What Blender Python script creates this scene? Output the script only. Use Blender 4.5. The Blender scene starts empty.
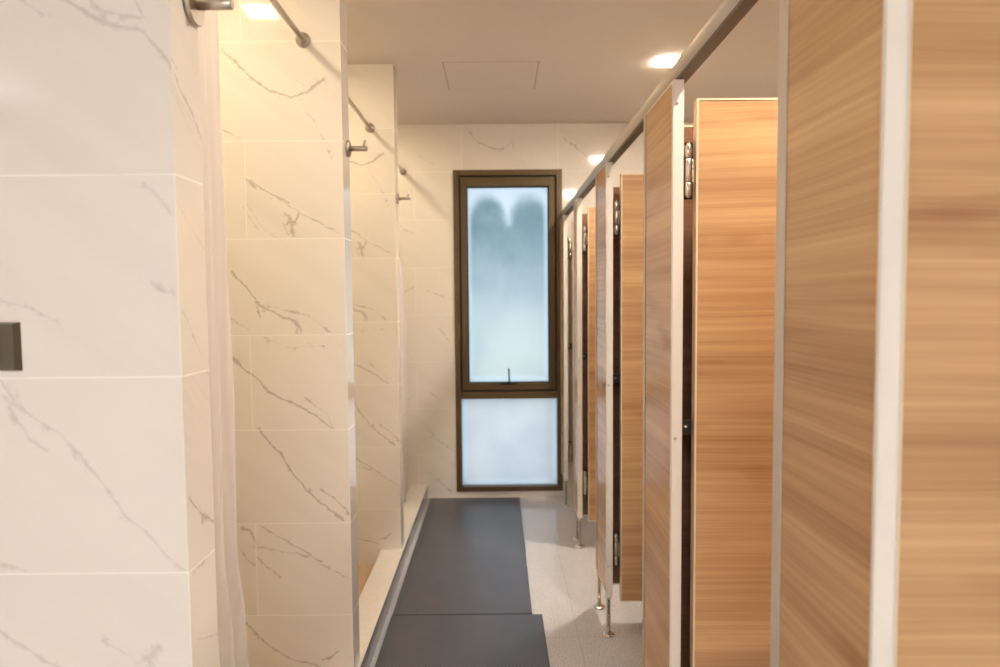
import bpy, bmesh, math, random
from mathutils import Vector, Matrix
random.seed(4)
SC = bpy.context.scene
COL = SC.collection
PI = math.pi

# ------------------------------------------------------------------ measured layout (metres)
CAM_H = 1.40
F_PX, PITCH, YAW, ROLL = 671.2, 0.0557, 0.0032, 0.0088
CEIL = 2.561
Y_NEAR, Y_MID, Y_FAR, Y_BACK = 1.080, 2.2635, 3.418, 4.606     # front faces of the tiled partitions, back wall
XL = -0.5105                                                     # end faces of the partitions
TH = 0.102
TILE_H, TILE_Z, TILE_L = 0.3231, 1.2746, 0.653
XS = 0.434                                                       # front of the stall row
ST = 0.022                                                       # stall board thickness
X_LEFT, X_RIGHT, Y_FRONT = -1.55, 1.95, -2.3

# ------------------------------------------------------------------ node helpers
def new_mat(name):
    m = bpy.data.materials.new(name); m.use_nodes = True
    nt = m.node_tree; nt.nodes.clear()
    out = nt.nodes.new('ShaderNodeOutputMaterial')
    return m, nt, out

class NT:
    def __init__(s, nt): s.nt = nt
    def node(s, t, **kw):
        n = s.nt.nodes.new(t)
        for k, v in kw.items(): setattr(n, k, v)
        return n
    def put(s, sock, v):
        if hasattr(v, 'links') or isinstance(v, bpy.types.NodeSocket): s.nt.links.new(v, sock)
        else: sock.default_value = v
    def math(s, op, a, b=None, c=None, clamp=False):
        n = s.node('ShaderNodeMath', operation=op, use_clamp=clamp)
        s.put(n.inputs[0], a)
        if b is not None: s.put(n.inputs[1], b)
        if c is not None: s.put(n.inputs[2], c)
        return n.outputs[0]
    def vec(s, op, a, b=None, c=None, scale=None):
        n = s.node('ShaderNodeVectorMath', operation=op)
        s.put(n.inputs[0], a)
        if b is not None: s.put(n.inputs[1], b)
        if c is not None: s.put(n.inputs[2], c)
        if scale is not None: s.put(n.inputs['Scale'], scale)
        return n.outputs['Value'] if op in ('LENGTH', 'DOT_PRODUCT', 'DISTANCE') else n.outputs[0]
    def xyz(s, x, y, z):
        n = s.node('ShaderNodeCombineXYZ')
        for i, v in enumerate((x, y, z)): s.put(n.inputs[i], v)
        return n.outputs[0]
    def sep(s, v):
        n = s.node('ShaderNodeSeparateXYZ'); s.put(n.inputs[0], v); return n.outputs
    def noise(s, v, scale, detail=3, rough=0.5, dist=0.0, color=False):
        n = s.node('ShaderNodeTexNoise'); s.put(n.inputs['Vector'], v)
        n.inputs['Scale'].default_value = scale; n.inputs['Detail'].default_value = detail
        n.inputs['Roughness'].default_value = rough; n.inputs['Distortion'].default_value = dist
        return n.outputs['Color' if color else 0]
    def maprange(s, v, a, b, c=0.0, d=1.0, smooth=False):
        n = s.node('ShaderNodeMapRange', interpolation_type='SMOOTHSTEP' if smooth else 'LINEAR')
        s.put(n.inputs[0], v)
        for i, k in enumerate((a, b, c, d)): n.inputs[i+1].default_value = k
        return n.outputs[0]
    def mix(s, f, a, b):
        n = s.node('ShaderNodeMix', data_type='RGBA')
        s.put(n.inputs[0], f); s.put(n.inputs[6], a); s.put(n.inputs[7], b)
        return n.outputs[2]

def principled(nt, out, **kw):
    b = nt.nodes.new('ShaderNodeBsdfPrincipled')
    for k, v in kw.items():
        if isinstance(v, bpy.types.NodeSocket): nt.links.new(v, b.inputs[k])
        else: b.inputs[k].default_value = v
    nt.links.new(b.outputs[0], out.inputs[0])
    return b

def srgb(r, g, b):
    f = lambda c: (c/255/12.92) if c/255 <= 0.04045 else ((c/255+0.055)/1.055)**2.4
    return (f(r), f(g), f(b), 1.0)

def simple_mat(name, col, rough=0.5, metal=0.0, nscale=60, namt=0.06, bump=0.0, **kw):
    m, nt, out = new_mat(name); g = NT(nt)
    co = g.node('ShaderNodeTexCoord').outputs['Object']
    n = g.noise(co, nscale, 3)
    dark = tuple(c*(1-namt) for c in col[:3]) + (1,)
    c = g.mix(g.maprange(n, 0.3, 0.7), dark, col)
    b = principled(nt, out, **{'Base Color': c, 'Roughness': rough, 'Metallic': metal}, **kw)
    if bump:
        bn = g.node('ShaderNodeBump'); bn.inputs['Strength'].default_value = bump; bn.inputs['Distance'].default_value = 0.002
        nt.links.new(n, bn.inputs['Height']); nt.links.new(bn.outputs[0], b.inputs['Normal'])
    return m

MARBLE = srgb(241, 236, 228)
VEIN = srgb(96, 84, 76)
GROUT = srgb(250, 247, 240)

def marble_mat(name, axis, veins, rough=0.07, breaks=(2.4, 0.45), vmax=0.50, warp=0.022, random_veins=1.0, u_line=XL, swap=False):
    """glossy marble print tile, running bond; axis 0: the face runs along X, axis 1: along Y"""
    m, nt, out = new_mat(name); g = NT(nt)
    co = g.node('ShaderNodeTexCoord').outputs['Object']
    s = g.sep(co)
    u, z = s[axis], s[2]
    p = g.xyz(u, z, 0.0)
    # tile index, grout lines
    r = g.math('DIVIDE', g.math('SUBTRACT', z, TILE_Z), TILE_H)
    row = g.math('FLOOR', r)
    odd = g.math('FLOORED_MODULO', row, 2.0)
    c = g.math('ADD', g.math('DIVIDE', g.math('SUBTRACT', u, u_line), TILE_L), g.math('MULTIPLY', g.math('SUBTRACT', 1.0 if swap else 1.0, odd), 0.0))
    c = g.math('ADD', c, g.math('MULTIPLY', odd, 0.5))
    colm = g.math('FLOOR', c)
    fz = g.math('FRACT', r); fu = g.math('FRACT', c)
    dz = g.math('MULTIPLY', g.math('MINIMUM', fz, g.math('SUBTRACT', 1.0, fz)), TILE_H)
    du = g.math('MULTIPLY', g.math('MINIMUM', fu, g.math('SUBTRACT', 1.0, fu)), TILE_L)
    grout = g.maprange(g.math('MINIMUM', dz, du), 0.0009, 0.0018, 1.0, 0.0)
    # warped coordinates
    w = g.vec('SUBTRACT', g.noise(p, 14, 4, 0.6, color=True), (0.5, 0.5, 0.5))
    pw = g.vec('MULTIPLY_ADD', w, (warp*1.5, warp*1.5, 0.0), p)
    acc = None
    for pts, wd, st in veins:
        for (x0, y0), (x1, y1) in zip(pts, pts[1:]):
            d = Vector((x1-x0, y1-y0, 0)); L = max(d.length, 1e-4)
            pa = g.vec('SUBTRACT', pw, (x0, y0, 0.0))
            t = g.math('DIVIDE', g.vec('DOT_PRODUCT', pa, tuple(d/L)), L, clamp=True)
            q = g.vec('SCALE', tuple(d), scale=t)
            dist = g.vec('DISTANCE', pa, q)
            v = g.math('MULTIPLY_ADD', dist, 1000.0/(wd*1.5), (0.52-st)*1.25)
            acc = v if acc is None else g.math('MINIMUM', acc, v)
    # generic per-tile random veining
    off = g.vec('MULTIPLY', g.xyz(row, colm, 0.0), (3.7, 5.3, 0.0))
    pt = g.vec('ADD', g.vec('MULTIPLY_ADD', w, (0.10, 0.10, 0.0), g.xyz(g.math('MULTIPLY', g.math('ADD', u, g.math('MULTIPLY', z, 0.8)), 0.9), g.math('MULTIPLY', g.math('SUBTRACT', g.math('MULTIPLY', u, 0.8), g.math('MULTIPLY', z, -1.2)), 2.4), 0.0)), off)
    n1 = g.noise(pt, 1.6, 5, 0.55)
    vein1 = g.maprange(g.math('ABSOLUTE', g.math('SUBTRACT', n1, 0.5)), 0.0, 0.012, 1.0, 0.0)
    mask = g.maprange(g.noise(pt, 1.1, 2), 0.52, 0.68)
    vein1 = g.math('MULTIPLY', g.math('MULTIPLY', vein1, mask), 0.30*random_veins)
    cloud = g.math('MULTIPLY', g.maprange(g.noise(pt, 2.2, 3), 0.45, 0.75), 0.07)
    if acc is not None:
        brk = g.maprange(g.noise(p, 30, 4, 0.7), 0.34, 0.64, *breaks)
        acc = g.math('SUBTRACT', 1.0, g.math('MULTIPLY', acc, brk), clamp=True)
        acc = g.math('MULTIPLY', g.math('POWER', acc, 1.4), vmax)
        vein1 = g.math('MAXIMUM', vein1, acc)
    tot = g.math('ADD', vein1, cloud, clamp=True)
    colr = g.mix(tot, MARBLE, VEIN)
    colr = g.mix(grout, colr, GROUT)
    rg = g.math('MULTIPLY_ADD', grout, 0.4, rough)
    principled(nt, out, **{'Base Color': colr, 'Roughness': rg, 'Specular IOR Level': 0.5})
    return m

def wood_mat(name, seed, light, dark):
    """pale laminate, grain running horizontally along the board"""
    m, nt, out = new_mat(name); g = NT(nt)
    co = g.node('ShaderNodeTexCoord').outputs['Object']
    s = g.sep(co)
    rnd = g.node('ShaderNodeObjectInfo').outputs['Random']
    u = g.math('ADD', g.math('ADD', s[0], s[1]), g.math('MULTIPLY', rnd, 13.0))
    z = g.math('ADD', s[2], g.math('MULTIPLY', rnd, 7.0))
    sway = g.noise(g.xyz(g.math('MULTIPLY', u, 0.9), g.math('MULTIPLY', z, 2.2), seed), 1.0, 2)
    zz = g.math('ADD', z, g.math('MULTIPLY', sway, 0.04))
    band = g.noise(g.xyz(g.math('MULTIPLY', u, 0.45), g.math('MULTIPLY', zz, 10.0), seed+2.0), 1.0, 3, 0.6)
    streak = g.noise(g.xyz(g.math('MULTIPLY', u, 0.9), g.math('MULTIPLY', zz, 95.0), seed+5.0), 1.0, 3, 0.6)
    fine = g.noise(g.xyz(g.math('MULTIPLY', u, 3.0), g.math('MULTIPLY', zz, 420.0), seed+9.0), 1.0, 2, 0.6)
    knot = g.noise(g.xyz(g.math('MULTIPLY', u, 2.6), g.math('MULTIPLY', zz, 9.0), seed+12.0), 1.0, 2, 0.5)
    f = g.math('ADD', g.math('MULTIPLY', g.maprange(band, 0.3, 0.7), 0.50), g.math('MULTIPLY', g.maprange(streak, 0.3, 0.7), 0.26))
    f = g.math('ADD', f, g.math('MULTIPLY', g.maprange(fine, 0.3, 0.7), 0.14))
    f = g.math('ADD', f, g.math('MULTIPLY', g.maprange(knot, 0.60, 0.8), 0.35), clamp=True)
    c = g.mix(f, light, dark)
    b = principled(nt, out, **{'Base Color': c, 'Roughness': 0.27, 'Specular IOR Level': 0.5})
    return m

# ------------------------------------------------------------------ mesh helpers
def obj(name, bm, mats, parent=None, smooth=False):
    me = bpy.data.meshes.new(name); bm.normal_update(); bm.to_mesh(me); bm.free()
    o = bpy.data.objects.new(name, me); COL.objects.link(o)
    for mt in (mats if isinstance(mats, (list, tuple)) else [mats]): me.materials.append(mt)
    if smooth:
        for p in me.polygons: p.use_smooth = True
    if parent is not None: o.parent = parent
    return o

def box(bm, x0, x1, y0, y1, z0, z1, bev=0.0, mi=0):
    M = Matrix.Translation(((x0+x1)/2, (y0+y1)/2, (z0+z1)/2)) @ Matrix.Diagonal((x1-x0, y1-y0, z1-z0, 1))
    r = bmesh.ops.create_cube(bm, size=1.0, matrix=M)
    fs = list({f for v in r['verts'] for f in v.link_faces})
    for f in fs: f.material_index = mi
    if bev > 0:
        es = list({e for v in r['verts'] for e in v.link_edges})
        bmesh.ops.bevel(bm, geom=es, offset=bev, segments=2, profile=0.6, affect='EDGES')
    return bm

def tube(bm, a, b, r, seg=24, r2=None, bev=0.0):
    a, b = Vector(a), Vector(b); d = b-a
    M = Matrix.Translation((a+b)/2) @ d.to_track_quat('Z', 'Y').to_matrix().to_4x4()
    res = bmesh.ops.create_cone(bm, cap_ends=True, segments=seg, radius1=r, radius2=r if r2 is None else r2, depth=d.length, matrix=M)
    if bev:
        es = [e for v in res['verts'] for e in v.link_edges if len({f for f in e.link_faces if len(f.verts) > 4}) == 1]
        bmesh.ops.bevel(bm, geom=list(set(es)), offset=bev, segments=2, affect='EDGES')
    for v in bm.verts:
        for f in v.link_faces:
            if len(f.verts) == 4: f.smooth = True
    return bm

def lathe(bm, origin, axis, prof, seg=28):
    """prof: list of (distance along axis, radius)"""
    q = Vector(axis).normalized().to_track_quat('Z', 'Y'); o = Vector(origin)
    rings = []
    for h, r in prof:
        rings.append([bm.verts.new(o + q @ Vector((r*math.cos(2*PI*i/seg), r*math.sin(2*PI*i/seg), h))) for i in range(seg)])
    for a, b in zip(rings, rings[1:]):
        for i in range(seg):
            f = bm.faces.new((a[i], a[(i+1) % seg], b[(i+1) % seg], b[i])); f.smooth = True
    bm.faces.new(list(reversed(rings[0]))); bm.faces.new(rings[-1])
    return bm

def B(): return bmesh.new()

def thing(name, label, cat, loc=(0, 0, 0), group=None):
    o = bpy.data.objects.new(name, None); COL.objects.link(o); o.location = loc
    o.empty_display_size = 0.05
    o['label'] = label; o['category'] = cat
    if group: o['group'] = group
    return o
def tag(o, label, cat, group=None):
    o['label'] = label; o['category'] = cat
    if group: o['group'] = group
    return o
def struct(name, bm, mats, parent=None, label=None, **kw):
    o = obj(name, bm, mats, parent, **kw)
    if parent is None: o['kind'] = 'structure'
    if label: o['label'] = label
    return o
def copy_tree(o, parent=None):
    c = o.copy(); COL.objects.link(c); c.parent = parent
    for ch in list(o.children): copy_tree(ch, c)
    return c

# marble veins of the tile print, as polylines on the wall faces: (points, width in mm, strength)
V_MID = [([(-0.9,2.221),(-0.849,2.166),(-0.811,2.13),(-0.746,2.087),(-0.681,2.064),(-0.621,2.076),(-0.587,2.109),(-0.57,2.125)],5,0.5),([(-0.621,2.076),(-0.594,2.102),(-0.57,2.121)],9,0.5),([(-0.663,2.125),(-0.637,2.099),(-0.607,2.092)],4,0.2),([(-0.648,2.054),(-0.591,1.956),(-0.527,1.84)],6,0.14),([(-0.909,1.965),(-0.85,1.935)],4,0.4),([(-0.831,1.8),(-0.782,1.76),(-0.739,1.74),(-0.696,1.716)],6,0.45),([(-0.821,1.787),(-0.808,1.77)],9,0.5),([(-0.847,1.704),(-0.799,1.621)],4,0.3),([(-0.833,1.711),(-0.785,1.634),(-0.733,1.604)],4,0.22),([(-0.729,1.73),(-0.657,1.68),(-0.598,1.653),(-0.525,1.612)],3,0.45),([(-0.707,1.68),(-0.685,1.647),(-0.679,1.61)],9,0.4),([(-0.664,1.68),(-0.675,1.65),(-0.705,1.647)],5,0.5),([(-0.715,1.65),(-0.692,1.614)],6,0.3),([(-0.894,1.489),(-0.851,1.441),(-0.812,1.394)],3,0.5),([(-0.813,1.387),(-0.76,1.357),(-0.7,1.322),(-0.661,1.288)],9,0.45),([(-0.813,1.381),(-0.797,1.333)],4,0.4),([(-0.713,1.333),(-0.68,1.305),(-0.678,1.282)],8,0.4),([(-0.806,1.381),(-0.733,1.366),(-0.639,1.339),(-0.566,1.287)],6,0.22),([(-0.911,1.344),(-0.832,1.29)],4,0.25),([(-0.903,1.199),(-0.876,1.185),(-0.85,1.151),(-0.827,1.137),(-0.777,1.086),(-0.707,1.044),(-0.647,1.013),(-0.564,0.957)],5,0.5),([(-0.902,1.202),(-0.879,1.192)],8,0.5),([(-0.7,1.085),(-0.646,1.054),(-0.586,1.005),(-0.567,0.964)],4,0.3),([(-0.809,1.276),(-0.713,1.231),(-0.628,1.237),(-0.527,1.243)],8,0.15),([(-0.815,0.949),(-0.786,0.914),(-0.746,0.873),(-0.71,0.814),(-0.667,0.754),(-0.614,0.705),(-0.537,0.635)],5,0.5),([(-0.606,0.747),(-0.559,0.708),(-0.519,0.659)],6,0.4),([(-0.667,0.754),(-0.597,0.691),(-0.547,0.642)],10,0.2),([(-0.876,0.617),(-0.849,0.603),(-0.837,0.561)],6,0.5),([(-0.818,0.617),(-0.73,0.564),(-0.612,0.492)],5,0.42),([(-0.857,0.551),(-0.772,0.539),(-0.694,0.521),(-0.585,0.471),(-0.517,0.428)],4,0.3),([(-0.828,0.512),(-0.798,0.477),(-0.758,0.434)],5,0.4),([(-0.892,0.541),(-0.869,0.502),(-0.842,0.481)],4,0.4),([(-0.879,0.283),(-0.846,0.24),(-0.806,0.197),(-0.731,0.15),(-0.628,0.12)],5,0.42),([(-0.613,0.145),(-0.585,0.156),(-0.564,0.18)],6,0.45)]
V_NEAR = [([(-0.68,1.871),(-0.662,1.861),(-0.619,1.844),(-0.573,1.823),(-0.55,1.811),(-0.527,1.785),(-0.514,1.766)],4,0.3),([(-0.619,1.844),(-0.591,1.83),(-0.557,1.816)],10,0.18),([(-0.63,1.868),(-0.614,1.856),(-0.587,1.848),(-0.555,1.839)],5,0.18),([(-0.56,1.868),(-0.55,1.842)],4,0.18),([(-0.745,1.873),(-0.709,1.846)],6,0.12),([(-0.557,1.581),(-0.538,1.564),(-0.517,1.535)],5,0.14),([(-0.553,1.426),(-0.531,1.413),(-0.517,1.408)],4,0.16),([(-0.797,1.401),(-0.75,1.391),(-0.703,1.365)],4,0.07),([(-0.804,1.265),(-0.783,1.239),(-0.732,1.188)],5,0.22),([(-0.805,1.246),(-0.775,1.226),(-0.719,1.183),(-0.672,1.142),(-0.636,1.087),(-0.61,1.05)],5,0.2),([(-0.672,1.142),(-0.636,1.087),(-0.61,1.05)],4,0.25),([(-0.61,1.05),(-0.569,1.007),(-0.522,0.954)],4,0.18),([(-0.793,1.226),(-0.763,1.174),(-0.74,1.152)],5,0.22),([(-0.819,0.967),(-0.777,0.957)],5,0.18),([(-0.824,0.861),(-0.78,0.827),(-0.725,0.792)],5,0.3),([(-0.588,0.805),(-0.576,0.811),(-0.564,0.825)],9,0.28),([(-0.653,0.839),(-0.6,0.791)],6,0.12)]
V_END = [([(1.096,1.757),(1.118,1.737),(1.152,1.713),(1.176,1.682),(1.197,1.635)],3,0.4),([(1.084,1.777),(1.113,1.76)],5,0.2),([(1.087,1.558),(1.127,1.523),(1.178,1.493)],4,0.15),([(1.088,1.382),(1.114,1.357),(1.148,1.312)],5,0.25),([(1.093,1.073),(1.123,1.033),(1.154,1.021),(1.198,0.994)],4,0.5),([(1.124,1.045),(1.134,1.016)],5,0.4),([(1.094,0.941),(1.14,0.948)],6,0.2),([(1.096,0.829),(1.2,0.788)],4,0.3)]
V_BACK = [([(-0.176,2.503),(-0.123,2.442),(-0.035,2.401),(0.046,2.394),(0.101,2.447)],9,0.35),([(0.453,2.464),(0.534,2.404),(0.615,2.343)],8,0.3),([(0.094,2.454),(0.188,2.293)],6,0.15),([(-0.486,0.743),(-0.383,0.68)],8,0.3),([(-0.484,0.429),(-0.408,0.394),(-0.325,0.337)],8,0.35),([(-0.476,0.478),(-0.435,0.401)],6,0.3),([(-0.494,0.177),(-0.412,0.119),(-0.329,0.041)],8,0.35),([(-0.417,1.199),(-0.329,1.095)],6,0.25),([(-0.523,2.352),(-0.422,2.291)],8,0.2),([(-0.673,1.889),(-0.552,1.827)],10,0.25),([(-0.496,1.453),(-0.312,1.376)],7,0.25),([(-0.64,1.427),(-0.571,1.467)],8,0.35),([(-0.64,1.022),(-0.552,0.924)],7,0.25),([(-0.653,0.675),(-0.583,0.716)],8,0.25)]

L_SHOWER, L_STALL, L_ENTRY, SKY, EXPO = 64.0, 235.0, 12.0, 0.74, 1.70
YAW_S, ROLL_S = 1, -1
Y_ENDP = 0.765

# ------------------------------------------------------------------ materials
M_NEAR = marble_mat('marble_near', 0, V_NEAR, random_veins=0.0, breaks=(1.5, 0.35), vmax=0.34)
ROWS = list(range(-4, 4))          # tile courses; each course of the print gets the veins that cross it
def course(veins, k):
    lo, hi = TILE_Z + k*TILE_H, TILE_Z + (k+1)*TILE_H
    return [v for v in veins if any(lo-0.02 < z < hi+0.02 for _, z in v[0])]
M_MID = [marble_mat('marble_print', 0, course(V_MID, k), random_veins=0.0) for k in ROWS]
M_END = marble_mat('marble_end', 1, V_END, random_veins=0.7, u_line=Y_NEAR)
M_END2 = marble_mat('marble_end_plain', 1, [], random_veins=0.8, u_line=Y_NEAR)
M_BACK = marble_mat('marble_back', 0, V_BACK, random_veins=0.15, warp=0.03, u_line=XL-0.05)
M_PLAINX = marble_mat('marble_plain_x', 0, [], random_veins=0.9)
M_PLAINY = marble_mat('marble_plain_y', 1, [], random_veins=0.9)
PLASTER = simple_mat('ceiling_plaster', srgb(232, 222, 212), 0.75, nscale=25, namt=0.02, bump=0.05)
WALLPAINT = simple_mat('wall_paint', srgb(226, 220, 212), 0.7, nscale=20, namt=0.02)
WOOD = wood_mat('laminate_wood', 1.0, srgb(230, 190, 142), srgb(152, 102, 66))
WOOD_SHADED = wood_mat('shaded_laminate_wood', 3.0, srgb(150, 112, 88), srgb(98, 70, 56))  # divider laminate, with the shade behind the open doors put into its colour
WHITE_TRIM = simple_mat('white_aluminium_profile', srgb(238, 232, 224), 0.35, nscale=30, namt=0.02)
PROFILE = simple_mat('grey_beige_profile', srgb(206, 194, 180), 0.4, nscale=30, namt=0.02)
EDGE = simple_mat('cream_edge_band', srgb(232, 214, 184), 0.4, nscale=40, namt=0.04)
RAILM = simple_mat('painted_rail', srgb(200, 190, 176), 0.32, 0.35, nscale=30, namt=0.03)
RAIL_D = simple_mat('dark_rail_channel', srgb(96, 84, 74), 0.5, 0.2, nscale=30, namt=0.03)
CHROME = simple_mat('chrome', srgb(226, 220, 212), 0.12, 1.0, nscale=40, namt=0.03)
STEEL = simple_mat('brushed_steel', srgb(205, 196, 186), 0.28, 1.0, nscale=90, namt=0.10)
BRONZE = simple_mat('bronze_aluminium', srgb(100, 82, 54), 0.42, 0.35, nscale=60, namt=0.05)
BRONZE_D = simple_mat('dark_gasket', srgb(40, 36, 32), 0.5, nscale=60, namt=0.05)
BLACK = simple_mat('black_plastic', srgb(26, 25, 26), 0.4, nscale=60, namt=0.1)
SWITCH = simple_mat('switch_metal', srgb(104, 98, 86), 0.38, 0.55, nscale=60, namt=0.05)
STONE = simple_mat('curb_stone', srgb(238, 234, 228), 0.25, nscale=70, namt=0.06)
STONE_D = simple_mat('curb_face_tile', srgb(150, 150, 154), 0.14, nscale=70, namt=0.08)
SHOWERFLOOR = simple_mat('shower_floor_tile', srgb(206, 180, 146), 0.3, nscale=50, namt=0.08)

def floor_mat():
    m, nt, out = new_mat('speckled_floor'); g = NT(nt)
    co = g.node('ShaderNodeTexCoord').outputs['Object']; s = g.sep(co)
    sp = g.noise(co, 170, 3, 0.7); cl = g.noise(co, 9, 3)
    c = g.mix(g.maprange(sp, 0.36, 0.60), srgb(176, 176, 182), srgb(224, 226, 233))
    c = g.mix(g.math('MULTIPLY', g.maprange(cl, 0.4, 0.7), 0.18), c, srgb(200, 192, 186))
    def line(v, size, o):
        f = g.math('FRACT', g.math('DIVIDE', g.math('SUBTRACT', v, o), size))
        return g.math('MULTIPLY', g.math('MINIMUM', f, g.math('SUBTRACT', 1.0, f)), size)
    gr = g.maprange(g.math('MINIMUM', line(s[0], 0.6, 0.92), line(s[1], 0.6, 0.28)), 0.001, 0.002, 0.35, 0.0)
    c = g.mix(gr, c, srgb(150, 142, 136))
    principled(nt, out, **{'Base Color': c, 'Roughness': 0.17, 'Specular IOR Level': 0.8})
    return m
FLOOR = floor_mat()

def rubber_mat_mat():
    m, nt, out = new_mat('ribbed_rubber'); g = NT(nt)
    co = g.node('ShaderNodeTexCoord').outputs['Object']; s = g.sep(co)
    a = g.math('SINE', g.math('MULTIPLY', s[0], 2*PI/0.014)); b = g.math('SINE', g.math('MULTIPLY', s[1], 2*PI/0.014))
    h = g.math('MULTIPLY', a, b)
    c = g.mix(g.maprange(h, -0.6, 0.8), srgb(50, 52, 62), srgb(98, 100, 114))
    c = g.mix(g.math('MULTIPLY', g.maprange(g.noise(co, 6, 4), 0.4, 0.7), 0.3), c, srgb(98, 97, 106))
    b_ = principled(nt, out, **{'Base Color': c, 'Roughness': 0.30, 'Specular IOR Level': 0.7})
    bn = g.node('ShaderNodeBump'); bn.inputs['Strength'].default_value = 0.35; bn.inputs['Distance'].default_value = 0.001
    nt.links.new(h, bn.inputs['Height']); nt.links.new(bn.outputs[0], b_.inputs['Normal'])
    return m
RUBBER = rubber_mat_mat()

def glass_mat(name, upper):
    """frosted pane that passes the daylight softly; the upper one has two wiped, tree-rounded patches in its film"""
    m, nt, out = new_mat(name); g = NT(nt)
    co = g.node('ShaderNodeTexCoord').outputs['Object']; s = g.sep(co)
    wv = g.vec('SUBTRACT', g.noise(co, 9, 4, 0.6, color=True), (0.5, 0.5, 0.5))
    p = g.vec('MULTIPLY_ADD', wv, (0.06, 0.0, 0.09), co)
    white = (0.80, 0.90, 0.97, 1)
    if upper:
        q = g.sep(p)
        def lobe(cx, cz, rx, rz):
            a = g.math('DIVIDE', g.math('SUBTRACT', q[0], cx), rx)
            b = g.math('DIVIDE', g.math('SUBTRACT', q[2], cz), rz)
            b = g.math('MAXIMUM', b, 0.0)
            r = g.math('SQRT', g.math('ADD', g.math('MULTIPLY', a, a), g.math('MULTIPLY', b, b)))
            return g.maprange(r, 0.62, 1.08, 1.0, 0.0, smooth=True)
        l = g.math('MAXIMUM', lobe(-0.070, 1.84, 0.170, 0.27), lobe(0.225, 1.82, 0.175, 0.29))
        l = g.math('MAXIMUM', l, lobe(0.080, 1.72, 0.30, 0.20))
        fade = g.maprange(s[2], 1.00, 2.0, 0.05, 1.0, smooth=True)
        l = g.math('MULTIPLY', l, fade)
        mott = g.maprange(g.noise(co, 5, 4, 0.6), 0.3, 0.7, 0.75, 1.1)
        l = g.math('MULTIPLY', l, mott)
        mid = g.mix(g.maprange(s[2], 0.9, 2.1), (0.74, 0.80, 0.80, 1), (0.78, 0.85, 0.91, 1))
        c = g.mix(l, mid, (0.38, 0.49, 0.54, 1))
        c = g.mix(g.math('MULTIPLY', g.maprange(g.noise(co, 3, 3), 0.45, 0.7), 0.22), c, (0.50, 0.63, 0.70, 1))
    else:
        c = g.mix(g.math('MULTIPLY', g.maprange(g.noise(co, 3.5, 3), 0.35, 0.7), 0.6), (0.74, 0.78, 0.81, 1), (0.62, 0.66, 0.71, 1))
    edge = None
    x0, x1, z0, z1 = (-0.206, 0.350, 0.802, 2.140) if upper else (-0.249, 0.403, 0.077, 0.693)
    dx = g.math('MINIMUM', g.math('SUBTRACT', s[0], x0), g.math('SUBTRACT', x1, s[0]))
    dz = g.math('MINIMUM', g.math('MULTIPLY', g.math('SUBTRACT', s[2], z0), 0.7), g.math('MULTIPLY', g.math('SUBTRACT', z1, s[2]), 1.2 if upper else 9.0))
    e = g.maprange(g.math('MINIMUM', dx, dz), 0.008, 0.045, 0.75, 0.0, smooth=True)
    c = g.mix(e, c, white)
    tr = g.node('ShaderNodeBsdfTranslucent'); nt.links.new(c, tr.inputs[0])
    gl = g.node('ShaderNodeBsdfGlossy'); gl.inputs['Roughness'].default_value = 0.25
    fr = g.node('ShaderNodeFresnel'); fr.inputs[0].default_value = 1.35
    mx = g.node('ShaderNodeMixShader'); nt.links.new(fr.outputs[0], mx.inputs[0]); nt.links.new(tr.outputs[0], mx.inputs[1]); nt.links.new(gl.outputs[0], mx.inputs[2])
    nt.links.new(mx.outputs[0], out.inputs[0])
    return m

def fabric_mat():
    m, nt, out = new_mat('white_curtain_fabric'); g = NT(nt)
    co = g.node('ShaderNodeTexCoord').outputs['Object']; s = g.sep(co)
    st = g.math('SINE', g.math('MULTIPLY', s[1], 2*PI/0.016))
    c = g.mix(g.maprange(st, -1, 1, 0.0, 0.5), srgb(252, 250, 250), srgb(244, 240, 240))
    b = g.node('ShaderNodeBsdfDiffuse'); nt.links.new(c, b.inputs[0])
    t = g.node('ShaderNodeBsdfTranslucent'); nt.links.new(c, t.inputs[0])
    mx = g.node('ShaderNodeMixShader'); mx.inputs[0].default_value = 0.55
    nt.links.new(b.outputs[0], mx.inputs[1]); nt.links.new(t.outputs[0], mx.inputs[2]); nt.links.new(mx.outputs[0], out.inputs[0])
    return m
FABRIC = fabric_mat()

def emit_mat(name, col, strength):
    m, nt, out = new_mat(name)
    e = nt.nodes.new('ShaderNodeEmission'); e.inputs[0].default_value = col; e.inputs[1].default_value = strength
    nt.links.new(e.outputs[0], out.inputs[0]); return m

# ------------------------------------------------------------------ setting
def assign(o, fn):
    for p in o.data.polygons: p.material_index = fn(p.normal, p.center)

b = box(B(), X_LEFT-0.1, X_RIGHT+0.1, Y_FRONT-0.1, Y_BACK+0.15, -0.10, 0.0)
struct('floor', b, FLOOR)
# ceiling with a flush access hatch cut into it
b = box(B(), X_LEFT-0.1, X_RIGHT+0.1, Y_FRONT-0.1, Y_BACK+0.15, CEIL, CEIL+0.10)
struct('ceiling', b, PLASTER)
b = box(B(), X_LEFT-0.1, X_LEFT, Y_FRONT, Y_BACK, 0, CEIL); struct('wall_left', b, M_PLAINY)
b = box(B(), X_RIGHT, X_RIGHT+0.1, Y_FRONT, Y_BACK, 0, CEIL); struct('wall_right', b, WALLPAINT)
b = box(B(), X_LEFT-0.1, X_RIGHT+0.1, Y_FRONT-0.1, Y_FRONT, 0, CEIL); struct('wall_front', b, WALLPAINT)

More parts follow.
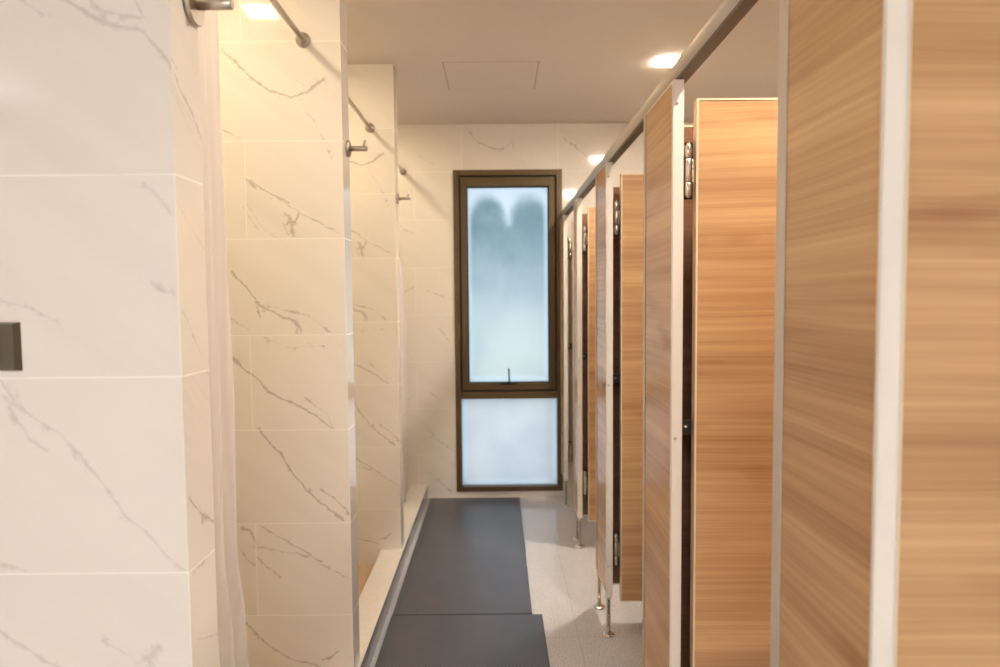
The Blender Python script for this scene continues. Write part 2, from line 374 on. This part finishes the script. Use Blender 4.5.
WX0, WX1, WZ0, WZ1 = -0.295, 0.444, 0.045, 2.254
b = B()
box(b, X_LEFT-0.1, WX0, Y_BACK, Y_BACK+0.15, 0, CEIL)
box(b, WX1, X_RIGHT+0.1, Y_BACK, Y_BACK+0.15, 0, CEIL)
box(b, WX0, WX1, Y_BACK, Y_BACK+0.15, 0, WZ0)
box(b, WX0, WX1, Y_BACK, Y_BACK+0.15, WZ1, CEIL)
struct('wall_back', b, M_BACK)

def partition(name, y0, front):
    b = box(B(), X_LEFT, XL, y0, y0+TH, 0, CEIL, mi=0)
    for k in ROWS:
        z = TILE_Z + k*TILE_H
        if 0.001 < z < CEIL-0.001:
            bmesh.ops.bisect_plane(b, geom=b.verts[:]+b.edges[:]+b.faces[:], plane_co=(0, 0, z), plane_no=(0, 0, 1))
    o = struct(name, b, [M_END if front is M_NEAR else M_END2, M_PLAINX] + (front if isinstance(front, list) else [front]))
    def pick(n, c):
        if n.y < -0.5:
            return 2 + (min(max(math.floor((c.z-TILE_Z)/TILE_H)+4, 0), len(ROWS)-1) if isinstance(front, list) else 0)
        return 0 if abs(n.x) > 0.5 else 1
    assign(o, pick)
    return o
partition('wall_left_near', Y_NEAR, M_NEAR)
partition('wall_left_middle', Y_MID, M_MID)
partition('wall_left_far', Y_FAR, M_MID)

# shower floors, a little above the corridor, one per cubicle
bays = [(Y_NEAR+TH, Y_MID), (Y_MID+TH, Y_FAR), (Y_FAR+TH, Y_BACK)]
b = B()
for a, c in bays: box(b, X_LEFT, -0.615, a, c, 0.0, 0.012)
struct('floor_shower', b, SHOWERFLOOR)

# curb along the showers
CZ = 0.0915
b = B()
for a, c in bays: box(b, -0.615, XL-0.0005, a+0.001, c-0.001, 0.0, CZ)
box(b, XL+0.0003, -0.4985, Y_NEAR+TH, Y_BACK, 0.0, CZ)
o = obj('shower_curb', b, [STONE, STONE_D])
assign(o, lambda n, c: 1 if n.x > 0.5 and c.x > -0.505 else 0)
tag(o, 'low pale stone curb with grey face along the left side, in front of the showers', 'curb')

# ------------------------------------------------------------------ window
M_GU, M_GL = glass_mat('frosted_upper_glass', True), glass_mat('frosted_lower_glass', False)
win = bpy.data.objects.new('window_1', None); COL.objects.link(win); win.location = (0, 0, 0)
win['kind'] = 'structure'
win['label'] = 'tall bronze framed window with frosted glass in the back wall'
yf = Y_BACK-0.012
def frame(bm, x0, x1, z0, z1, w, y0, y1, wt=None, wb=None, bev=0.002):
    wt = w if wt is None else wt; wb = w if wb is None else wb
    box(bm, x0, x0+w, y0, y1, z0, z1, bev); box(bm, x1-w, x1, y0, y1, z0, z1, bev)
    if wt: box(bm, x0+w, x1-w, y0, y1, z1-wt, z1, bev)
    if wb: box(bm, x0+w, x1-w, y0, y1, z0, z0+wb, bev)
    return bm
b = frame(B(), WX0, WX1, WZ0, WZ1, 0.038, yf, Y_BACK+0.09, wb=0.034)
box(b, WX0+0.038, WX1-0.038, yf, Y_BACK+0.09, 0.693, 0.742, 0.002)
obj('window_frame', b, BRONZE, win)
b = frame(B(), WX0+0.0385, WX1-0.0385, 0.7425, WZ1-0.0385, 0.010, Y_BACK+0.010, Y_BACK+0.088)
obj('gasket', b, BRONZE_D, win)
sash = obj('window_sash', frame(B(), WX0+0.049, WX1-0.049, 0.753, WZ1-0.049, 0.040, Y_BACK+0.002, Y_BACK+0.06, wt=0.060, wb=0.046), BRONZE, win)
b = frame(B(), -0.206, 0.355, 0.799, 2.145, 0.007, Y_BACK+0.018, Y_BACK+0.050)
obj('glazing_bead', b, BRONZE_D, sash)
obj('glass', box(B(), -0.200, 0.349, Y_BACK+0.030, Y_BACK+0.036, 0.805, 2.139), M_GU, sash)
obj('glass', box(B(), WX0+0.038, WX1-0.038, Y_BACK+0.040, Y_BACK+0.046, 0.079, 0.693), M_GL, win)
b = B()
box(b, 0.012, 0.136, Y_BACK-0.010, Y_BACK+0.002, 0.792, 0.803, 0.002)
box(b, 0.060, 0.090, Y_BACK-0.020, Y_BACK-0.008, 0.794, 0.812, 0.003)
tube(b, (0.075, Y_BACK-0.018, 0.806), (0.073, Y_BACK-0.022, 0.905), 0.0055, 12)
obj('window_handle', b, BLACK, sash)

# ------------------------------------------------------------------ ceiling fittings
def ceiling_light(x, y, s, mat, label):
    t = thing('ceiling_light', label, 'ceiling light', (x, y, CEIL))
    b = frame(B(), -s/2-0.010, s/2+0.010, -s/2-0.010, s/2+0.010, 0.010, -0.004, 0.0, bev=0.0)
    bmesh.ops.rotate(b, cent=(0, 0, 0), matrix=Matrix.Rotation(PI/2, 3, 'X'), verts=b.verts)
    bmesh.ops.translate(b, vec=(0, 0, -0.004), verts=b.verts)
    obj('trim', b, WHITE_TRIM, t)
    obj('diffuser', box(B(), -s/2+0.0003, s/2-0.0003, -s/2+0.0003, s/2-0.0003, -0.003, -0.0002), mat, t)
    return t
WARM = emit_mat('lamp_shower', (1.0, 0.77, 0.49, 1), L_SHOWER)
STALLL = emit_mat('lamp_stall', (1.0, 0.86, 0.69, 1), L_STALL)
NEUT = emit_mat('lamp_entry', (1.0, 0.965, 0.94, 1), L_ENTRY)
for y, w in ((1.747, 'near'), (2.90, 'middle'), (4.08, 'far')):
    ceiling_light(-0.945, y, 0.11, WARM, {'near': 'small square ceiling light over the nearest shower, seen mirrored in the tiles', 'middle': 'small square ceiling light over the middle shower behind the second tiled partition', 'far': 'small square ceiling light over the shower beside the window'}[w])
ceiling_light(0.866, 3.415, 0.115, STALLL, 'small square lit ceiling light seen just left of the metal headrail')
ceiling_light(0.838, 1.45, 0.115, STALLL, 'small square ceiling light over the nearest toilet stall with the bright door')
def big_light(x, y, lx, ly, label):
    t = thing('ceiling_light', label, 'ceiling light', (x, y, CEIL))
    b = B()
    frame(b, -lx/2-0.012, lx/2+0.012, -ly/2-0.012, ly/2+0.012, 0.012, -0.005, 0.0, bev=0.0)
    bmesh.ops.rotate(b, cent=(0, 0, 0), matrix=Matrix.Rotation(PI/2, 3, 'X'), verts=b.verts)
    bmesh.ops.translate(b, vec=(0, 0, -0.005), verts=b.verts)
    obj('trim', b, WHITE_TRIM, t)
    obj('diffuser', box(B(), -lx/2+0.0003, lx/2-0.0003, -ly/2+0.0003, ly/2-0.0003, -0.004, -0.0002), NEUT, t)
big_light(-0.10, -1.5, 0.9, 0.5, 'wide flat ceiling light over the entry behind the viewpoint')

GAP = simple_mat('hatch_gap', srgb(186, 172, 158), 0.8, nscale=30, namt=0.05)
hat = obj('ceiling_hatch', box(B(), -0.258, 0.213, 3.404, 3.836, CEIL-0.0012, CEIL-0.0002), PLASTER)
tag(hat, 'flush square access hatch in the corridor ceiling, its seams faintly visible', 'ceiling hatch')
b = B(); z0, z1 = CEIL-0.0006, CEIL-0.0001
for x0, x1, y0, y1 in ((-0.264, -0.258, 3.398, 3.842), (0.213, 0.219, 3.398, 3.842), (-0.258, 0.213, 3.400, 3.404), (-0.258, 0.213, 3.836, 3.840)):
    box(b, x0, x1, y0, y1, z0, z1)
obj('seam', b, GAP, hat)

# ------------------------------------------------------------------ stall boards
def board(name, x0, x1, y0, y1, z0, z1, parent, lip=0.0008, w=0.004, wood=None):
    """laminate board with a thin edge band all round; returns the board mesh"""
    along_y = (y1-y0) > (x1-x0)
    o = obj(name, box(B(), x0, x1, y0, y1, z0, z1), wood or WOOD, parent)
    b = B()
    if along_y:
        box(b, x0-lip, x1+lip, y0-lip, y0+w, z0-lip, z1+lip); box(b, x0-lip, x1+lip, y1-w, y1+lip, z0-lip, z1+lip)
        box(b, x0-lip, x1+lip, y0+w, y1-w, z1-w, z1+lip); box(b, x0-lip, x1+lip, y0+w, y1-w, z0-lip, z0+w)
    else:
        box(b, x0-lip, x0+w, y0-lip, y1+lip, z0-lip, z1+lip); box(b, x1-w, x1+lip, y0-lip, y1+lip, z0-lip, z1+lip)
        box(b, x0+w, x1-w, y0-lip, y1+lip, z1-w, z1+lip); box(b, x0+w, x1-w, y0-lip, y1+lip, z0-lip, z0+w)
    return o, b

Z_PB, Z_PT = 0.174, 1.922      # pilaster bottom / top (under the rail)
XC = XS + ST/2
def pilaster(y0, y1, label, feet, screws=True, far=0.020, lip=0.007):
    t = thing('stall_pilaster', label, 'toilet stall panel', (XC, (y0+y1)/2, 0))
    ox, oy = t.location.x, t.location.y
    o, b = board('panel', XS-ox, XS+ST-ox, y0-oy, y1-0.009-oy, Z_PB, Z_PT, t)
    obj('edge_band', b, EDGE, t)
    # white aluminium profile wrapping the near edge
    b = B()
    box(b, XS-0.002-ox, XS+ST+0.002-ox, y0-0.004-oy, y0-0.0010-oy, Z_PB-0.002, Z_PT, 0.0006)
    box(b, XS-0.0025-ox, XS-0.0009-ox, y0-0.004-oy, y0+lip-oy, Z_PB-0.002, Z_PT)
    box(b, XS+ST+0.0009-ox, XS+ST+0.0025-ox, y0-0.004-oy, y0+lip-oy, Z_PB-0.002, Z_PT)
    obj('edge_profile', b, WHITE_TRIM, t)
    # far edge: profile with a rubber stop for the next door
    b = B()
    box(b, XS-0.002-ox, XS+ST+0.002-ox, y1-0.0078-oy, y1-oy, Z_PB-0.002, Z_PT, 0.0006)
    box(b, XS-0.0025-ox, XS-0.0009-ox, y1-far-oy, y1-oy, Z_PB-0.002, Z_PT)
    obj('door_stop_profile', b, PROFILE, t)
    if screws:
        for z in (1.865, 1.040, 0.30):
            b = lathe(B(), (XC-0.004-ox, y0-0.0040-oy, z), (0, -1, 0), [(0, 0.0045), (0.0012, 0.0040), (0.0018, 0.0015)], 12)
            obj('screw', b, STEEL, t)
    for y in feet:
        b = B()
        lathe(b, (XC-ox, y-oy, 0.012), (0, 0, 1), [(0, 0.0085), (Z_PB-0.012-0.02, 0.0085), (Z_PB-0.030, 0.013), (Z_PB-0.012, 0.013)], 20)
        f = obj('foot', b, CHROME, t)
        b = lathe(B(), (XC-ox, y-oy, 0.0), (0, 0, 1), [(0, 0.026), (0.006, 0.026), (0.011, 0.020), (0.0125, 0.010)], 28)
        obj('foot_disc', b, CHROME, f)
    return t

def keeper(t, y, z):
    ox, oy, _ = t.location
    b = box(B(), XS+ST+0.003-ox, XS+ST+0.027-ox, y-0.003-oy, y+0.012-oy, z-0.018, z+0.018, 0.002)
    k = obj('door_keeper', b, BLACK, t); k['label'] = 'black keeper block'
    b = lathe(B(), (XS+ST+0.012-ox, y-0.003-oy, z+0.002), (0, -1, 0), [(0, 0.004), (0.002, 0.0035), (0.0025, 0.001)], 12)
    obj('screw', b, CHROME, k)

def hinge(t, y, z, x):
    """lift-off hinge: barrel in three knuckles with a leaf on each side"""
    h = None
    b = B()
    box(b, x-0.0105, x+0.0135, y+0.0045, y+0.0085, z-0.070, z+0.070, 0.001)
    h = obj('hinge', b, BLACK, t)
    b = B()
    for a, c in ((-0.062, -0.030), (-0.0285, 0.0285), (0.030, 0.062)):
        lathe(b, (x, y-0.002, z+a), (0, 0, 1), [(0, 0.0075), (0.001, 0.0088), (c-a-0.001, 0.0088), (c-a, 0.0075)], 20)
    lathe(b, (x, y-0.002, z+0.062), (0, 0, 1), [(0, 0.0065), (0.004, 0.0045), (0.006, 0.001)], 16)
    lathe(b, (x, y-0.002, z-0.068), (0, 0, 1), [(0, 0.001), (0.002, 0.0045), (0.006, 0.0065)], 16)
    obj('barrel', b, STEEL, h)
    b = box(B(), x+0.0090, x+0.0150, y-0.006, y+0.004, z-0.030, z+0.028, 0.001)
    for dz in (-0.018, 0.002, 0.018):
        lathe(b, (x+0.012, y-0.006, z+dz), (0, -1, 0), [(0, 0.003), (0.0012, 0.0025), (0.0016, 0.0008)], 10)
    obj('hinge_leaf', b, CHROME, h)

DOOR_X = XS + 0.058
def door(y, w, label):
    """swung fully into its stall, square to the row; hinged on the pilaster behind it"""
    t = thing('stall_door', label, 'toilet stall door', (DOOR_X, y, 0.152))
    o, b = board('panel', 0, w, 0, 0.026, 0, 1.725, t)
    obj('edge_band', b, EDGE, t)
    for z in (1.706, 0.365):
        hinge(t, 0.012, z-0.152, -0.0185)
    # indicator lock near the free edge
    b = lathe(B(), (w-0.055, -0.0008, 0.90), (0, -1, 0), [(0, 0.027), (0.004, 0.026), (0.006, 0.020)], 28)
    l = obj('lock', b, STEEL, t)
    obj('thumb_turn', box(B(), w-0.060, w-0.050, -0.020, -0.0068, 0.883, 0.917, 0.002), STEEL, l)
    return t

pil = []
P_SPEC = [
 (0.7625, 1.043, 'large blurred wooden stall panel with white edge strip, nearest in the row', []),
 (1.6648, 1.990, 'narrow wooden stall panel with white edge, just left of the bright open door', [1.69, 1.965]),
 (2.6707, 2.960, 'narrow stall panel standing on two chrome feet near the middle of the row', [2.692, 2.940]),
 (3.6430, 3.800, 'slim stall panel on chrome feet, last but one before the window', [3.665, 3.775]),
 (4.3875, 4.594, 'last slim stall panel of the row, ending at the window wall', [4.408]),
]
for i, (y0, y1, lab, feet) in enumerate(P_SPEC):
    t = pilaster(y0, y1, lab, feet if i else [0.790, 1.010], screws=i > 0, far=0.020 if i else 0.030, lip=0.007 if i else 0.0)
    if i: keeper(t, y0, 1.068)
door(1.667, 0.60, 'brightly lit open wooden stall door, nearest, with a barrel hinge on its left')
door(2.673, 0.60, 'open wooden stall door ending above the floor behind the narrow middle panel')
door(3.645, 0.60, 'open wooden stall door seen as a thin strip left of the middle panel')
door(4.392, 0.52, 'farthest open stall door, almost hidden beside the window wall')

# dividers between the stalls and the end panel of the row
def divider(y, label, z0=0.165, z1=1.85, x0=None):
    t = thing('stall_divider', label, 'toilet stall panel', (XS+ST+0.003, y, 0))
    o, b = board('panel', 0.0, X_RIGHT-XS-ST-0.004, -0.012, 0.012, z0, z1, t, wood=WOOD_SHADED)
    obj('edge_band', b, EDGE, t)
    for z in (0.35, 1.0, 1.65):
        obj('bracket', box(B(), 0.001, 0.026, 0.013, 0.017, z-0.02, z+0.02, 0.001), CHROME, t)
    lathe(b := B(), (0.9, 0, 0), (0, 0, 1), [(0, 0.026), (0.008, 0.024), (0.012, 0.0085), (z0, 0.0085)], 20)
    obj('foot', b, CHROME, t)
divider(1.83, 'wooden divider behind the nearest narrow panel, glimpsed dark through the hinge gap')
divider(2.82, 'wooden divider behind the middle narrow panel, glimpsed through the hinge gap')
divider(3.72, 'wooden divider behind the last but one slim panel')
t = thing('stall_end_panel', 'wooden end panel closing the stall row at the right edge of the photo', 'toilet stall panel', (XS+ST+0.005, Y_ENDP, 0))
o, b = board('panel', 0.0, X_RIGHT-XS-ST-0.007, 0.0, 0.026, 0.165, 1.925, t)
obj('edge_band', b, EDGE, t)
lathe(b := B(), (0.9, 0.013, 0), (0, 0, 1), [(0, 0.026), (0.008, 0.024), (0.012, 0.0085), (0.165, 0.0085)], 20)
obj('foot', b, CHROME, t)

# headrail: round tube over a dark slotted channel
t = thing('headrail', 'round metal rail running along the top of the whole stall row', 'rail', (XC, 0.75, 0))
R_X, R_Z, R_R = 0.4600-XC, 1.953, 0.0245
b = tube(B(), (R_X, -0.01, R_Z), (R_X, Y_BACK-0.752, R_Z), R_R, 40)
obj('tube', b, RAILM, t)
b = box(B(), R_X-0.014, R_X+0.012, 0.0, Y_BACK-0.755, R_Z-0.029, R_Z-0.010, 0.001)
ch = obj('channel', b, RAIL_D, t)
b = lathe(B(), (R_X, Y_BACK-0.760, R_Z), (0, 1, 0), [(0, 0.032), (0.007, 0.032), (0.0085, 0.028)], 28)
obj('wall_flange', b, CHROME, t)

# ------------------------------------------------------------------ shower rods, curtains, hooks
ROD_X, ROD_Z = -0.632, 2.247
def rod(y0, y1, label):
    t = thing('shower_rod', label, 'shower curtain rod', (ROD_X, y0, ROD_Z), 'curtain rods across the showers')
    obj('tube', tube(B(), (0, 0.002, 0), (0, y1-y0-0.002, 0), 0.0095, 24), STEEL, t)
    for a, d in ((0.0005, 1), (y1-y0-0.0005, -1)):
        b = lathe(B(), (0, a, 0), (0, d, 0), [(0, 0.024), (0.006, 0.024), (0.009, 0.020), (0.010, 0.014), (0.022, 0.014), (0.023, 0.011)], 28)
        obj('flange', b, STEEL, t)
rod(bays[0][0], bays[0][1], 'steel curtain rod of the nearest shower, ending in the middle tiled partition')
rod(bays[1][0], bays[1][1], 'steel curtain rod of the middle shower, ending in the far tiled partition')
rod(bays[2][0], bays[2][1], 'steel curtain rod of the farthest shower, ending in the back wall')

def curtain(label, y0, yend, xcen, amp, nf, ztop, zbot, hem_z, phase=0.0):
    t = thing('shower_curtain', label, 'shower curtain', (ROD_X, y0, 0))
    NU, NZ = nf*12, 60
    def P(s, z, off=0.0):
        f = (ztop-z)/(ztop-zbot)
        y = y0 + 0.006 + (yend(z)-y0-0.006)*s + 0.010*math.sin(7*f+3*s)*s*(1-s)*4*0.5
        a = amp(z)*(0.75+0.25*math.sin(5*s+2.3*f+phase))
        x = xcen(z, s) + a*math.sin(2*PI*nf*s + phase + 0.7*math.sin(2.2*f+4*s))
        return Vector((x-ROD_X, y-y0, z))
    b = B()
    g = [[b.verts.new(P(i/NU, ztop+(zbot-ztop)*j/NZ)) for i in range(NU+1)] for j in range(NZ+1)]
    for j in range(NZ):
        for i in range(NU):
            f = b.faces.new((g[j][i], g[j][i+1], g[j+1][i+1], g[j+1][i])); f.smooth = True
    o = obj('cloth', b, FABRIC, t)
    md = o.modifiers.new('thick', 'SOLIDIFY'); md.thickness = 0.0016; md.offset = 0
    b = B()
    g = [[b.verts.new(P(i/NU, z)) for i in range(NU+1)] for z in (hem_z+0.006, hem_z-0.006)]
    for i in range(NU):
        f = b.faces.new((g[0][i], g[0][i+1], g[1][i+1], g[1][i])); f.smooth = True
    h = obj('hem', b, FABRIC, t); md = h.modifiers.new('thick', 'SOLIDIFY'); md.thickness = 0.0045; md.offset = 0
    for k in range(nf):
        s = (k+0.5)/nf; q = P(s, ztop-0.01)
        b = B(); n = 20
        ring = []
        yy = q.y
        for i in range(n):
            a = 2*PI*i/n; c = Vector((0.020*math.sin(a), yy, ROD_Z-0.008+0.020*math.cos(a))); r_ = c-Vector((0, yy, ROD_Z-0.008)); r_.normalize()
            ring.append([b.verts.new(c + 0.0018*(math.cos(w)*r_+math.sin(w)*Vector((0, 1, 0)))) for w in (0, PI/3, 2*PI/3, PI, 4*PI/3, 5*PI/3)])
        for i in range(n):
            for w in range(6):
                b.faces.new((ring[i][w], ring[i][(w+1) % 6], ring[(i+1) % n][(w+1) % 6], ring[(i+1) % n][w]))
        bmesh.ops.recalc_face_normals(b, faces=b.faces)
        obj('ring', b, CHROME, t, smooth=True)
    return t
def interp(tab):
    def f(z):
        for (z0, v0), (z1, v1) in zip(tab, tab[1:]):
            if z <= z0 and z >= z1:
                k = (z0-z)/(z0-z1); k = k*k*(3-2*k); return v0+(v1-v0)*k
        return tab[0][1] if z > tab[0][0] else tab[-1][1]
    return f
ye = interp([(2.2, 1.61), (1.9, 1.61), (1.5, 1.61), (1.2, 1.62), (0.8, 1.60), (0.62, 1.635), (0.5, 1.64), (0.1, 1.65)])
curtain('white fabric curtain gathered beside the nearest tiled partition', bays[0][0]+0.002, ye, lambda z, s: -0.632-0.01*s, interp([(2.2, 0.020), (1.0, 0.028), (0.1, 0.036)]), 6, 2.228, 0.10, 0.50)
xb = interp([(2.2, -0.632), (1.80, -0.597), (1.50, -0.550), (1.15, -0.542), (0.75, -0.545), (0.40, -0.552), (0.22, -0.560)])
ab = interp([(2.2, 0.022), (1.7, 0.022), (1.15, 0.030), (0.5, 0.026), (0.2, 0.022)])
curtain('white fabric curtain bulging out past the far tiled partition, seen as a pale sliver', bays[2][0]+0.002, lambda z: 3.86, lambda z, s: xb(z)*1.0, ab, 6, 2.228, 0.22, 0.60, 0.4)

def hook(y, z, r, label):
    t = thing('robe_hook', label, 'hook', (XL, y, z), 'robe hooks on the ends of the tiled partitions')
    obj('base', lathe(B(), (0.0003, 0, 0), (1, 0, 0), [(0, r), (0.007, r), (0.009, r-0.002)], 32), STEEL, t)
    b = lathe(B(), (0.009, 0, 0), (1, 0, 0), [(0, 0.009), (0.058, 0.009), (0.060, 0.0075)], 24)
    p = obj('peg', b, STEEL, t)
    b = lathe(B(), (0.056, 0, 0.006), (0.2, 0, 1), [(0, 0.004), (0.022, 0.004), (0.024, 0.0025)], 14)
    obj('upturned_tip', b, STEEL, p)
hook(1.160, 1.894, 0.034, 'steel robe hook at the top left, on the nearest tiled partition')
hook(2.335, 1.909, 0.028, 'steel robe hook on the end of the middle tiled partition')
hook(3.475, 1.905, 0.028, 'small steel robe hook on the far tiled partition, left of the window')

# ------------------------------------------------------------------ light switch
t = thing('light_switch', 'dark bronze light switch plate on the nearest marble partition, at the left edge', 'light switch', (-0.825, Y_NEAR, 1.326))
b = B()
n, f_ = 0.0585, 0.052
vb = [b.verts.new((sx*(n+0.0), -0.0003, sz*0.039)) for sx, sz in ((-1, -1), (1, -1), (1, 1), (-1, 1))]
vf = [b.verts.new((sx*f_, -0.0095, sz*0.0365)) for sx, sz in ((-1, -1), (1, -1), (1, 1), (-1, 1))]
b.faces.new(vf)
b.faces.new(list(reversed(vb)))
for i in range(4): b.faces.new((vb[i], vb[(i+1) % 4], vf[(i+1) % 4], vf[i]))
bmesh.ops.recalc_face_normals(b, faces=b.faces)
obj('plate', b, SWITCH, t)
obj('rocker', box(B(), -0.029, 0.0295, -0.0125, -0.0097, -0.0195, 0.0195, 0.001), BLACK, t)

# ------------------------------------------------------------------ mats
def rmat(x0, x1, y0, y1, z0, z1, label):
    t = box(B(), 0, x1-x0, 0, y1-y0, 0, z1-z0, 0.002)
    bmesh.ops.subdivide_edges(t, edges=[e for e in t.edges if e.calc_length() > 0.5], cuts=10, use_grid_fill=True)
    for v in t.verts:
        if 0.004 < v.co.y < y1-y0-0.004 and v.co.x > x1-x0-0.004: v.co.x += random.uniform(-0.002, 0.002)
    o = obj('rubber_mat', t, RUBBER); o.location = (x0, y0, z0)
    tag(o, label, 'mat')
rmat(-0.474, 0.140, 2.872, 4.575, 0.0, 0.009, 'long dark grey rubber mat reaching back to the window wall')
rmat(-0.476, 0.1833, 0.35, 2.8631, 0.0, 0.010, 'dark grey rubber mat in the foreground, slightly wider than the one behind')

# ------------------------------------------------------------------ daylight, camera
w = bpy.data.worlds.new('daylight'); SC.world = w; w.use_nodes = True
bg = w.node_tree.nodes['Background']; bg.inputs[0].default_value = (0.93, 0.97, 1.0, 1); bg.inputs[1].default_value = SKY

cd = bpy.data.cameras.new('camera'); cam = bpy.data.objects.new('camera', cd); COL.objects.link(cam)
cd.sensor_width = 36; cd.lens = F_PX*36/1000; cd.clip_start = 0.02
# forward axis from yaw and pitch, then roll about it
fwd = Vector((math.sin(YAW_S*YAW)*math.cos(PITCH), math.cos(YAW)*math.cos(PITCH), -math.sin(PITCH)))
right = Vector((math.cos(YAW), -math.sin(YAW_S*YAW), 0)); up = right.cross(fwd)
R = Matrix((right, up, -fwd)).transposed()
R = R @ Matrix.Rotation(ROLL_S*ROLL, 3, 'Z')
cam.matrix_world = Matrix.Translation((0, 0, CAM_H)) @ R.to_4x4()
cd.dof.use_dof = True; cd.dof.focus_distance = 1.75; cd.dof.aperture_fstop = 3.3
SC.camera = cam
SC.view_settings.view_transform = 'Standard'; SC.view_settings.look = 'None'
SC.view_settings.exposure = EXPO; SC.view_settings.gamma = 1.0; SC.view_settings.use_curve_mapping = False
